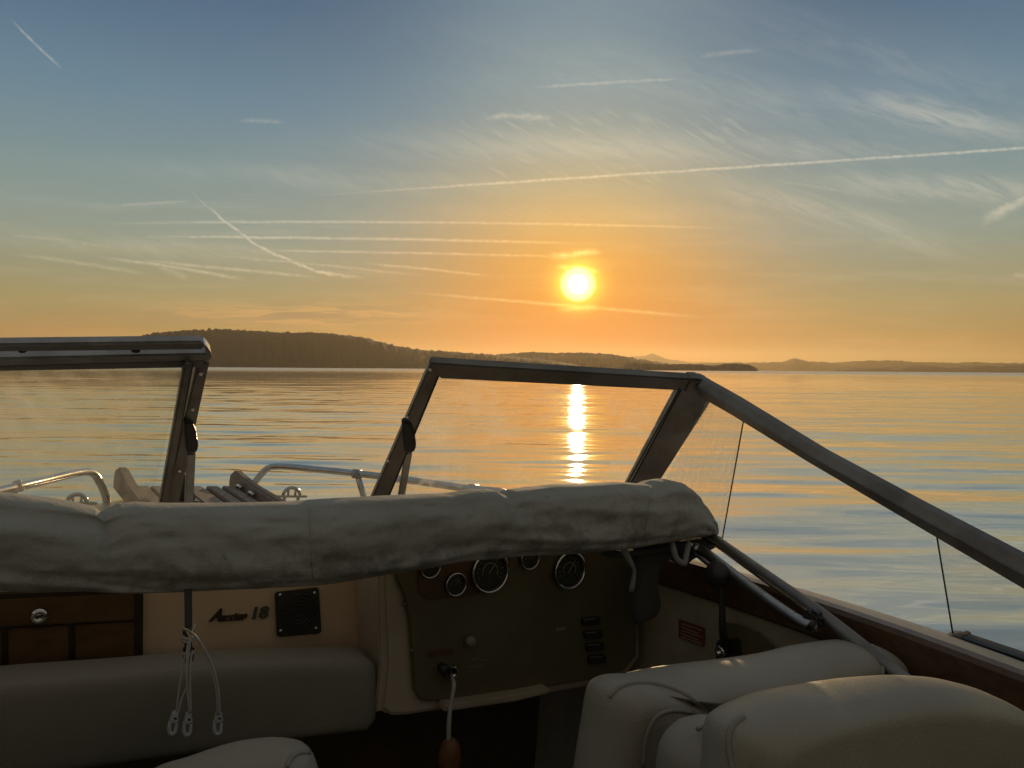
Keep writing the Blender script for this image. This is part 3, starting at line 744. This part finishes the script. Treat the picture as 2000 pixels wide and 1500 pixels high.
# right wing
a0, b0 = extend((838, 706), (722, 975), 1.62), extend((868, 706), (757, 975), 1.62)
wbar('window_post', WR, [(840, 704), (868, 706), b0, a0], .03)
wbar('top_rail', WR, [(838, 702), (1350, 734), (1350, 758), (858, 733)], .034, off=.002 * sR)
a1, b1 = extend((1326, 752), (1222, 948), 1.9), extend((1386, 776), (1276, 948), 1.9)
wbar('corner_post', WR, [(1328, 748), (1388, 772), b1, a1], .036, off=.001 * sR)
wbar('corner_cap', WR, [(1338, 732), (1366, 733), (1384, 742), (1396, 752), (1388, 776), (1326, 760)], .046, bev=.008)
g0 = [(858, 728), (1330, 752), (1180, 1030), (715, 1030)]
wbar('window_pane', WR, g0, .004, 'hazed_glass', bev=0)
def strip(name, a, b, r=.004, m='black_plastic', pl=WR, off=0.0): return tube(name, [P(*a, plane=(pl[0] + pl[1] * off, pl[1])), P(*b, plane=(pl[0] + pl[1] * off, pl[1]))], r, m, ws, 6)
strip('window_seal', (855.5, 736), (753, 985), .0024, 'dark_rubber', WR, .015 * sR); strip('window_seal', (860, 733.5), (1330, 758.5), .0022, 'dark_rubber', WR, .017 * sR)
strip('window_seal', (1328, 757), (1222, 950), .0024, 'dark_rubber', WR, .018 * sR)
def post_screw(pl, x, y, off, sg_):
    q = (pl[0] + pl[1] * off, pl[1]); disc('screw', P(x, y, plane=q), pl[1] * sg_, .0042, .0018, 'chrome', ws, 10)
for x, y in ((840, 722), (795, 815), (757, 900), (1345, 765), (1305, 840), (1262, 915), (1000, 727), (1180, 739)): post_screw(WR, x, y, .017 * sR, sR)
for x, y in ((392, 730), (376, 800), (350, 920)): post_screw(WP, x, y, .012 * sA, sA)
# side rail running aft
top = [(1376, 741), (1440, 777), (1610, 881), (1802, 984), (2000, 1087), (2200, 1192)]; bot = [(1376, 772), (1440, 808), (1590, 899), (1822, 1034), (2000, 1138), (2200, 1255)]
rows = []
for i in range(6):
    a, b = P(*top[i], plane=WS), P(*bot[i], plane=WS); d_ = b - a; n_ = nS * sS
    rows.append([a - n_ * .012, a + n_ * .006, a + d_ * .3 + n_ * .022, a + d_ * .38 + n_ * .024, a + d_ * .94 + n_ * .02, b + n_ * .008, b - n_ * .012])
grid('side_rail', rows, 'dull_aluminium', ws, False, True)
re = P(2185, 1222, plane=WS); rb = toB(re); foot = B(1.46, rb.y - .02, sheer(rb.y) - .03)
tube('rail_foot', [re, re * .5 + foot * .5 - FV * .01, foot], .012, 'dull_aluminium', ws, 12, 4)
wbar('side_pane', WS, [(1384, 774), (1453, 818), (1409, 1060), (1262, 1010)], .004, 'smeared_glass', bev=0)
strip('pane_edge', (1453, 817), (1409, 1062), .0017, 'dark_rubber', WS)
wbar('side_pane', WS, [(1828, 1037), (2200, 1250), (2200, 1375), (1862, 1242)], .004, 'window_glass', bev=0)
strip('pane_edge', (1828, 1037), (1862, 1244), .0017, 'dark_rubber', WS)
wbar('window_track', WS, [(1852, 1235), (1872, 1237), (2000, 1280), (2200, 1350), (2200, 1400), (2000, 1318), (1858, 1266)], .03, 'black_plastic', bev=.003)
wbar('track_clip', WS, [(1876, 1236), (1886, 1241), (1888, 1270), (1879, 1268)], .034, 'panel_red_brown', bev=.001)
# left wing
a0, b0 = extend((372, 712), (310, 983), 1.4), extend((410, 686), (355, 983), 1.4)
wbar('window_post', WP, [(384, 700), (408, 700), extend((406, 700), (346, 983), 1.5), extend((384, 700), (318, 983), 1.5)], .03, off=-.004 * sA)
wbar('top_rail', WP, [(-260, 694), (411, 681), (410, 696), (-260, 712)], .036, 'aluminium', off=.004 * sA)
wbar('top_rail_lip', WP, [(-260, 712.5), (398, 696.5), (398, 711), (-260, 722)], .026, 'dull_aluminium', bev=.002)
wbar('window_pane', WP, [(-260, 708), (392, 706), (300, 1040), (-260, 1050)], .004, 'window_glass', bev=0)
# middle pane folded back over the left one
wf = [(-260, 682), (398, 660), (400, 678), (-260, 700)]
wbar('folded_rail', WP, [(-260, 668), (396, 660), (399, 677), (-260, 683)], .026, 'aluminium', off=.045 * sA)
wbar('folded_post', WP, [(358, 708), (374, 706), extend((374, 706), (326, 983), 1.4), extend((358, 708), (310, 983), 1.4)], .024, 'dull_aluminium', off=.03 * sA)
wbar('folded_pane', WP, [(-260, 684), (362, 700), (280, 1040), (-260, 1050)], .004, 'window_glass', off=.03 * sA, bev=0)
strip('window_seal', (375, 712), (324, 986), .003, 'black_plastic', WP, .022 * sA)
for x in (44, 265): wbar('hinge', WP, [(x - 10, 677), (x + 10, 677), (x + 8, 687), (x - 8, 687)], .012, 'black_plastic', off=.04 * sA, bev=.002)
wbar('hinge', WP, [(396, 664), (402, 668), (412, 683), (409, 697), (404, 696)], .03, 'chrome', off=.012 * sA, bev=.002)
# latches and the props that hold the posts
def latch(pl, x, y, s_, dx):
    wbar('latch', pl, [(x - 22, y - 20), (x - 4, y - 16), (x + 4, y + 4), (x + 2, y + 10), (x + 5, y + 14), (x + 7, y + 30), (x + 2, y + 42), (x - 16, y + 42)], .022, 'black_plastic', off=.012 * s_, bev=.004)
    a, b = P(x - 8, y + 40, plane=pl), P(x - 8 + dx, y + 190, plane=pl)
    a += pl[1] * .01 * s_; b += pl[1] * (-.03) * s_; pv = (b - a).cross(pl[1]).normalized() * .0095
    prism('support_arm', [a - pv, a + pv, b + pv, b - pv], pl[1] * .012, 'aluminium', ws, .003)
latch(WP, 380, 838, sA, -2); latch(WR, 806, 838, sR, -22)

# --- bow: teak planks, side boards, rings, light
WD = toB(P(420, 954, v=3.05)).z + .012
vt = 3.06
for x0, x1 in [(263, 290), (293, 322), (325, 353), (356, 394), (402, 426), (433, 456)]:
    a, b = toB(P(x0, 955, w=WD)), toB(P(x1, 955, w=WD))
    prism('deck_plank', [B(a.x, 2.35, WD), B(b.x, 2.35, WD), B(b.x, b.y, WD), B(a.x, b.y, WD)], UW * .022, 'teak', boat, .004, 2)
def board(name, xs, base_y, tipy, x_tip, thick, holes):
    uu = toB(P(x_tip, base_y, w=WD)).x
    pr = [(2.4, -.01), (2.4, .03), (2.75, .034), (2.98, .045), (3.04, .05), (3.09, .035), (3.10, .0), (3.08, -.02)]
    o = prism(name, [B(uu, v, WD + w_ * tipy) for v, w_ in pr], RU * thick, 'teak', boat, .008, 3)
board('side_board', 0, 955, 1.25, 243, .04, 0); board('side_board', 0, 950, 1.2, 464, .035, 2)
ub = toB(P(464, 950, w=WD)).x
for v_ in (2.9, 2.72): tube('grab_bar', [B(ub - .03, v_, WD - .005), B(ub - .03, v_, WD + .02), B(ub - .03, v_ - .06, WD + .02)], .006, 'stainless', boat, 8, 3)
def ring_cleat(px, py, w_, r_=.030):
    c = P(px, py, w=w_); o = prism('mooring_cleat', [c - RU * .055, c + RU * .055, c + RU * .055 + FV * .02, c - RU * .055 + FV * .02], UW * .008, 'stainless', boat, .003)
    tube('ring', [c + FV * .01 + RU * math.cos(t) * r_ + UW * math.sin(t) * r_ for t in np.linspace(0, math.pi, 14)], .006, 'stainless', o, 8)
    for s_ in (-1, 1): tube('stay', [c + FV * .01 + RU * s_ * r_ * .42, c + FV * .01 + RU * s_ * r_ * .42 + UW * r_ * .85], .004, 'stainless', o, 6)
    for s_ in (-1, 1): tube('foot', [c + FV * .01 + RU * s_ * r_ * .8, c + FV * .01 + RU * s_ * r_ * .8 - UW * .03], .006, 'stainless', o, 6)
ring_cleat(571, 970, WD + .012); ring_cleat(150, 984, WD + .005, .026)
c = P(356, 978, w=WD + .01)
bl = prism('bow_light', [c - RU * .02, c + RU * .035, c + RU * .03 + UW * .03, c + RU * .002 + UW * .085, c - RU * .01 + UW * .09], FV * .05, 'black_plastic', boat, .006)
prism('light_foot', [c - RU * .03 - UW * .012, c + RU * .05 - UW * .012, c + RU * .05 + UW * .004, c - RU * .03 + UW * .004], FV * .07, 'dull_aluminium', bl, .003)
# bow rails
def bow_rail(label, pts, feet, clamps):
    pts = [P(x, y, v=v) for x, y, v in pts]
    o = tube('bow_rail', pts, .0125, 'stainless', boat, 14, 6)
    for f in feet:
        tube('stanchion', [P(x, y, v=v) for x, y, v in f], .0115, 'stainless', o, 12)
    for x, y, v in clamps:
        c0, c1 = P(x - 8, y - (0 if x > 300 else -2), v=v), P(x + 8, y + (1 if x > 300 else -3), v=v)
        tube('clamp', [c0, c1], .0165, 'aluminium', o, 12)
bow_rail('', [(484, 966, 3.0), (497, 943, 3.0), (520, 917, 3.0), (545, 911, 2.97), (600, 915, 2.85), (700, 925, 2.62), (800, 938, 2.4), (920, 955, 2.15), (985, 963, 2.03), (1015, 990, 2.0), (1025, 1030, 2.0)],
         [[(697, 925, 2.62), (712, 975, 2.63), (722, 1010, 2.63)], [(925, 956, 2.15), (935, 1000, 2.15)]], [(697, 925, 2.62), (925, 955, 2.15)])
bow_rail('', [(203, 1010, 2.9), (208, 978, 2.9), (196, 945, 2.9), (180, 924, 2.88), (150, 924, 2.8), (90, 938, 2.62), (35, 951, 2.46), (-40, 968, 2.3), (-140, 995, 2.1)],
         [[(30, 952, 2.46), (22, 985, 2.48), (20, 1010, 2.48)]], [(36, 950, 2.46)])

# ================================================================ rolled canopy
def canopy():
    T = [(-160, 962), (-60, 960), (0, 963), (30, 967), (100, 975), (150, 984), (185, 992), (200, 1003), (212, 996), (235, 986), (270, 983), (330, 985), (450, 984), (560, 982), (620, 978), (720, 972), (780, 969), (880, 965), (930, 958), (960, 957),
         (984, 967), (1000, 958), (1040, 953), (1090, 948), (1150, 947), (1210, 942), (1265, 946), (1280, 939), (1300, 936), (1322, 941), (1338, 954), (1350, 968), (1368, 985), (1385, 1008), (1396, 1032), (1399, 1042)]
    Bt = [(-160, 1160), (0, 1148), (60, 1151), (150, 1148), (230, 1152), (350, 1151), (480, 1145), (620, 1138), (700, 1126), (800, 1110), (900, 1092), (1000, 1083), (1100, 1080), (1200, 1070), (1280, 1058), (1340, 1049), (1385, 1046), (1399, 1044)]
    xs = sorted(set(list(np.linspace(-160, 1399, 320)) + [p[0] for p in T])); v0 = 1.22; rows = []
    for x in xs:
        t = P(x, float(np.interp(x, [p[0] for p in T], [p[1] for p in T])), v=v0); b = P(x, float(np.interp(x, [p[0] for p in Bt], [p[1] for p in Bt])), v=v0)
        c = (t + b) * .5; hv = (t - b) * .5; H = hv.length; row = []
        dep = min(.085, H * 1.1 + .004)
        for k in range(72):
            th = 2 * math.pi * k / 72; k = k * 44 / 72; ct, s_ = math.cos(th), math.sin(th)
            e = .8; p = c + hv * math.copysign(abs(s_) ** e, s_) - FV * dep * math.copysign(abs(ct) ** e, ct)
            uu = toB(p).x
            q = Vector((uu * 3.2, k * .14, 0))
            w1 = noise.fractal(Vector((uu * 5, k * .22, 3)), .9, 2, 4) * .010
            # folds: sagging creases running along the roll, stronger at the left end
            lf_ = 1.0 + 1.6 * max(0, .25 - uu) * 2.2
            w2 = -abs(noise.noise(Vector((uu * 2.2 + .3 * math.sin(k * .3), k * .26 + uu * 1.4, 7)))) * .012 * lf_
            w3 = -max(0, noise.noise(Vector((uu * 16, k * .25, 1)))) * .006
            for sa_, sb_, sd_ in ((2.6, .21, 11), (1.5, -.16, 23), (4.2, .10, 31)):       # sharp creases where the cloth is pulled tight
                cr = abs(noise.noise(Vector((uu * sa_ + k * sb_, k * .05 - uu * .6, sd_)))); w3 -= max(0, .06 - cr) * .045
            facing = max(0, ct) ** .5 if ct > 0 else .4
            p -= FV * (w1 + w2 + w3) * facing * min(1, H / .05)
            row.append(p)
        rows.append(row)
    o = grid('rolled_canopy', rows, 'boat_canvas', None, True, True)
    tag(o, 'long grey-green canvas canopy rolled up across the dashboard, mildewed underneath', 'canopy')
    def seam(name, xs_, mm='boat_canvas'):
        pts = []
        for f in np.linspace(.06, .94, 16):
            x = xs_[0] + (xs_[1] - xs_[0]) * f
            t = float(np.interp(x, [p[0] for p in T], [p[1] for p in T])); b = float(np.interp(x, [p[0] for p in Bt], [p[1] for p in Bt]))
            hb = math.sin(f * math.pi) ** .8
            pts.append(hit(x, t + (b - t) * f, [o], .0004))
        tube(name, [p for p in pts if p], .0013, mm, o, 6)
    seam('seam', (604, 612)); seam('seam', (1272, 1258))
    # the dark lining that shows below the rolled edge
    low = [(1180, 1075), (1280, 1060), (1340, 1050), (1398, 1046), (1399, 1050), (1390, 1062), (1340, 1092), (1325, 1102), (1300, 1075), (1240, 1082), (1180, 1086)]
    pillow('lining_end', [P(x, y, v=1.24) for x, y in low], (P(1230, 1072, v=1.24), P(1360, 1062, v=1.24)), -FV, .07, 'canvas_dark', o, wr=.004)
    return o
canopy()
# rod inside the roll, with hanging loop
fr = empty('folded_canopy_bows', 'folded tubular canopy bows resting along the right gunwale', 'canopy frame', P(1640, 1235, u=1.30))
e1 = [P(1392, 1052, v=1.20), P(1500, 1128, u=1.24), P(1600, 1198, u=1.20), P(1700, 1276, u=1.19), P(1790, 1346, u=1.18)]
tube('bow_tube', [P(1345, 1022, v=1.24)] + e1, .0125, 'dull_aluminium', fr, 14, 4)
tube('bow_tube', [P(1352, 1070, v=1.19), P(1375, 1078, v=1.17), P(1460, 1143, u=1.21), P(1560, 1212, u=1.175), P(1598, 1222, u=1.18)], .011, 'aluminium', fr, 14, 4)
tube('bow_tube', [P(1340, 1066, v=1.21), P(1380, 1098, v=1.18), P(1400, 1110, v=1.16)], .006, 'aluminium', fr, 10, 2)
cc = P(1596, 1207, u=1.305)
prism('pivot_clamp', [P(x, y, u=1.19) for x, y in [(1574, 1200), (1592, 1186), (1612, 1200), (1616, 1216), (1600, 1228), (1578, 1226)]], RU * .04, 'black_plastic', fr, .006)
tube('clamp_bolt', [P(1590, 1215, u=1.162), P(1580, 1228, u=1.162)], .006, 'black_plastic', fr, 8)
lp = tube('tie_loop', [P(1312, 1058, v=1.19), P(1316, 1075, v=1.17), P(1322, 1092, v=1.165), P(1336, 1100, v=1.16), P(1340, 1085, v=1.165), P(1345, 1060, v=1.18)], .0065, 'white_cloth', None, 8, 6)
tag(lp, 'pale loop of webbing round the canopy end beside the tubes', 'strap loop')

# ================================================================ strap and bungee cords
st = empty('hanging_strap', 'dark webbing strap hanging from the rolled canopy between locker and badge', 'strap', P(368, 1300, v=1.2))
def ribbon(name, pts, w0, m, parent, th_=.002):
    rows = [[P(x - w0, y, v=v), P(x + w0, y + .3, v=v - .001)] for x, y, v in pts]
    return grid(name, rows, m, parent, True, thick=th_)
ribbon('webbing', [(367, 1120, 1.20), (367.5, 1150, 1.175), (368, 1190, 1.17), (368, 1235, 1.17), (367, 1285, 1.175)], 7.5, 'webbing', st)
prism('buckle', [P(x, y, v=1.162) for x, y in [(357, 1262), (379, 1260), (377, 1292), (371, 1298), (359, 1293)]], FV * .012, 'black_plastic', st, .003)
prism('slider', [P(x, y, v=1.164) for x, y in [(357, 1228), (379, 1226), (379, 1240), (357, 1242)]], FV * .01, 'black_plastic', st, .002)
for yy in (1245, 1251, 1276):
    tube('tie_wrap', [P(356, yy, v=1.16), P(368, yy + 3, v=1.152), P(380, yy - 2, v=1.16)], .0024, 'cord_white', st, 8, 4)
def bungee(label, strands, hx, hy, tilt):
    o = empty('bungee_cord', label, 'bungee cord', P(hx, hy + 24, v=1.14), 'white bungee cords hooked over the hanging strap')
    for s_ in strands: tube('cord', [P(x, y, v=v) for x, y, v in s_], .0014, 'cord_white', o, 8, 8)
    v = 1.14; dn = lambda dx, dy: P(hx + dx + tilt * dy, hy + dy, v=v)
    h = prism('hook', [dn(-4, -10), dn(4, -10), dn(8, 6), dn(9, 12), dn(-9, 12), dn(-7, 4)], FV * .012, 'hook_white', o, .0025)
    tube('hook_bend', [dn(-6, 10), dn(-7, 22), dn(-5, 32), dn(0, 36), dn(5, 32), dn(6, 24), dn(6, 15)], [.0028, .0028, .0028, .0027, .0026, .0024, .002], 'hook_white', h, 8, 4)
    prism('hook_slot', [dn(-2, 0), dn(3, 0), dn(3, 4), dn(-2, 4)], FV * .0135, 'black_plastic', h)
bungee('leftmost white bungee, its hook splayed away from the strap', [[(362, 1228, 1.15), (371, 1250, 1.145), (362, 1280, 1.145), (352, 1330, 1.14), (344, 1393, 1.14)], [(380, 1220, 1.15), (372, 1250, 1.14), (367, 1300, 1.138), (366, 1335, 1.138), (355, 1365, 1.138), (347, 1395, 1.138)]], 341, 1398, -.15)
bungee('white bungee hanging straight down below the strap buckle', [[(372, 1240, 1.148), (366, 1265, 1.14), (365, 1310, 1.135), (366, 1345, 1.135), (370, 1393, 1.135)], [(376, 1270, 1.145), (373, 1290, 1.138), (371, 1330, 1.135), (373, 1393, 1.135)]], 368, 1400, -.08)
bungee('rightmost white bungee, bowed out under the boat badge', [[(358, 1227, 1.15), (375, 1236, 1.14), (390, 1256, 1.135), (408, 1295, 1.13), (422, 1345, 1.13), (425, 1395, 1.13)], [(362, 1230, 1.15), (380, 1240, 1.138), (400, 1268, 1.13), (418, 1308, 1.128), (427, 1350, 1.128), (429, 1395, 1.128)]], 427, 1398, -.06)
# ignition key float
kf = empty('key_float', 'orange key float hanging on a pale cord from the ignition', 'key float', P(876, 1500, v=1.28))
tube('cord', [P(880, 1315, v=VC - .02), P(886, 1332, v=1.30), P(886, 1345, v=1.29), P(880, 1380, v=1.285), P(877, 1410, v=1.28), P(876, 1446, v=1.28)], [.003, .004, .004, .0035, .0045, .0045], 'cord_white', kf, 8, 6)
fc = P(878, 1478, v=1.28)
pillow('float', [fc + RU * math.cos(t) * .022 + UW * math.sin(t) * .036 for t in np.linspace(0, 2 * math.pi, 12, False)], (fc - UW * .012, fc + UW * .012), -FV, .042, 'float_orange', kf, edge=.9)
prism('key', [P(x, y, v=VC - .03) for x, y in [(876, 1300), (885, 1300), (886, 1312), (877, 1313)]], FV * .02, 'chrome', kf, .001)

# ================================================================ seats
NS = -FV
def seatpts(pts, v): return [P(x, y, v=v) for x, y in pts]
s1 = empty('helm_seat', 'cream vinyl helm seat behind, with long rolled top and piped wing on its left', 'boat seat', B(.95, .85, -1.2))
vA = .80
pillow('wing_panel', seatpts([(1150, 1560), (1172, 1440), (1186, 1370), (1206, 1343), (1250, 1331), (1310, 1339), (1352, 1362), (1390, 1402), (1410, 1470), (1400, 1560)], vA - .04), (P(1280, 1420, v=vA - .04), P(1280, 1540, v=vA - .04)), NS, .13, 'vinyl', s1, .3, .4, .003)
pillow('top_roll', seatpts([(1222, 1334), (1262, 1325), (1340, 1311), (1460, 1295), (1540, 1281), (1590, 1266), (1640, 1256), (1690, 1255), (1722, 1268), (1736, 1296), (1734, 1322), (1720, 1334), (1600, 1358), (1480, 1385), (1420, 1412), (1370, 1408), (1325, 1382), (1285, 1356), (1245, 1345)], vA - .03), (P(1370, 1342, v=vA - .03), P(1690, 1297, v=vA - .03)), NS, .13, 'vinyl', s1, .8, .5, .003, 14)
SEAT1 = [o for o in C.objects if o.parent == s1]
seam_on('piping', [(1190, 1362), (1203, 1348), (1222, 1338), (1250, 1334), (1290, 1338), (1335, 1354), (1365, 1376), (1394, 1404)], SEAT1, .0035, 'vinyl_piping', s1)
seam_on('piping', [(1394, 1403), (1480, 1384), (1600, 1357), (1700, 1336)], SEAT1, .003, 'vinyl_piping', s1)
seam_on('piping', [(1703, 1262), (1719, 1275), (1724, 1300), (1722, 1328)], SEAT1, .004, 'vinyl_piping', s1)
pillow('inner_back', seatpts([(1235, 1560), (1248, 1450), (1268, 1402), (1300, 1384), (1350, 1382), (1400, 1404), (1440, 1425), (1450, 1560)], vA - .02), (P(1340, 1450, v=vA - .02), P(1340, 1540, v=vA - .02)), NS, .12, 'bolster_vinyl', s1, .35, .5, .002)
SEAT1 = [o for o in C.objects if o.parent == s1]
seam_on('piping', [(1256, 1498), (1262, 1440), (1280, 1402), (1312, 1388), (1355, 1392)], SEAT1, .003, 'vinyl_piping', s1)
pillow('seat_corner', seatpts([(1735, 1330), (1737, 1308), (1745, 1299), (1760, 1301), (1778, 1312), (1786, 1330), (1780, 1350), (1740, 1350)], vA - .04), (P(1755, 1325, v=vA - .04), P(1762, 1335, v=vA - .04)), NS, .06, 'vinyl', s1, .8)
prism('pedestal', [B(.80, .85, -1.2), B(1.12, .85, -1.2), B(1.12, .85, -.62), B(.80, .85, -.62)], FV * .25, 'black_plastic', s1, .01)

s2 = empty('companion_seat', 'nearest seat back in plain cream vinyl at the lower right corner', 'boat seat', B(.75, .45, -1.2))
vB = .52
pillow('backrest', seatpts([(1404, 1620), (1412, 1500), (1418, 1440), (1432, 1412), (1470, 1388), (1540, 1362), (1620, 1347), (1700, 1333), (1780, 1326), (1850, 1330), (1910, 1346), (1960, 1370), (2010, 1402), (2080, 1450), (2120, 1560), (2120, 1700), (1400, 1700)], vB), (P(1600, 1520, v=vB), P(1950, 1560, v=vB)), NS, .12, 'vinyl', s2, .22, .5, .002, 16, 8)
seam_on('piping', [(1440, 1540), (1431, 1500), (1424, 1460), (1426, 1430), (1436, 1412), (1452, 1400)], [o for o in C.objects if o.parent == s2], .0035, 'vinyl_piping', s2)
pillow('front_cushion', seatpts([(1310, 1600), (1318, 1500), (1335, 1455), (1370, 1420), (1405, 1408), (1430, 1410), (1440, 1440), (1430, 1600)], vB + .10), (P(1380, 1480, v=vB + .1), P(1380, 1560, v=vB + .1)), NS, .10, 'vinyl', s2, .4, .5, .004)
outline_tube('piping', seatpts([(1362, 1424), (1385, 1414), (1408, 1409), (1424, 1411)], vB + .09), .003, 'vinyl', s2)
prism('pedestal', [B(.65, .5, -1.2), B(.95, .5, -1.2), B(.95, .5, -.72), B(.65, .5, -.72)], FV * .1, 'black_plastic', s2, .01)

s3 = empty('passenger_seat', 'pale seat back peeking over the bottom edge left of the helm', 'boat seat', B(.2, .9, -1.2))
vD = .92
pillow('backrest', seatpts([(240, 1560), (300, 1512), (360, 1492), (430, 1468), (490, 1453), (550, 1447), (592, 1452), (608, 1466), (618, 1490), (628, 1540), (640, 1640), (645, 1800), (620, 1990), (420, 2020), (240, 1990), (215, 1800), (215, 1640)], vD), (P(470, 1570, v=vD), P(430, 1880, v=vD)), NS, .10, 'vinyl', s3, .4, .5, .003, 12)
seam_on('piping', [(560, 1499), (568, 1482), (583, 1471), (604, 1470)], [o for o in C.objects if o.parent == s3], .003, 'vinyl_piping', s3)
prism('pedestal', [B(.1, .95, -1.2), B(.35, .95, -1.2), B(.35, .95, -.78), B(.1, .95, -.78)], FV * .1, 'black_plastic', s3, .01)
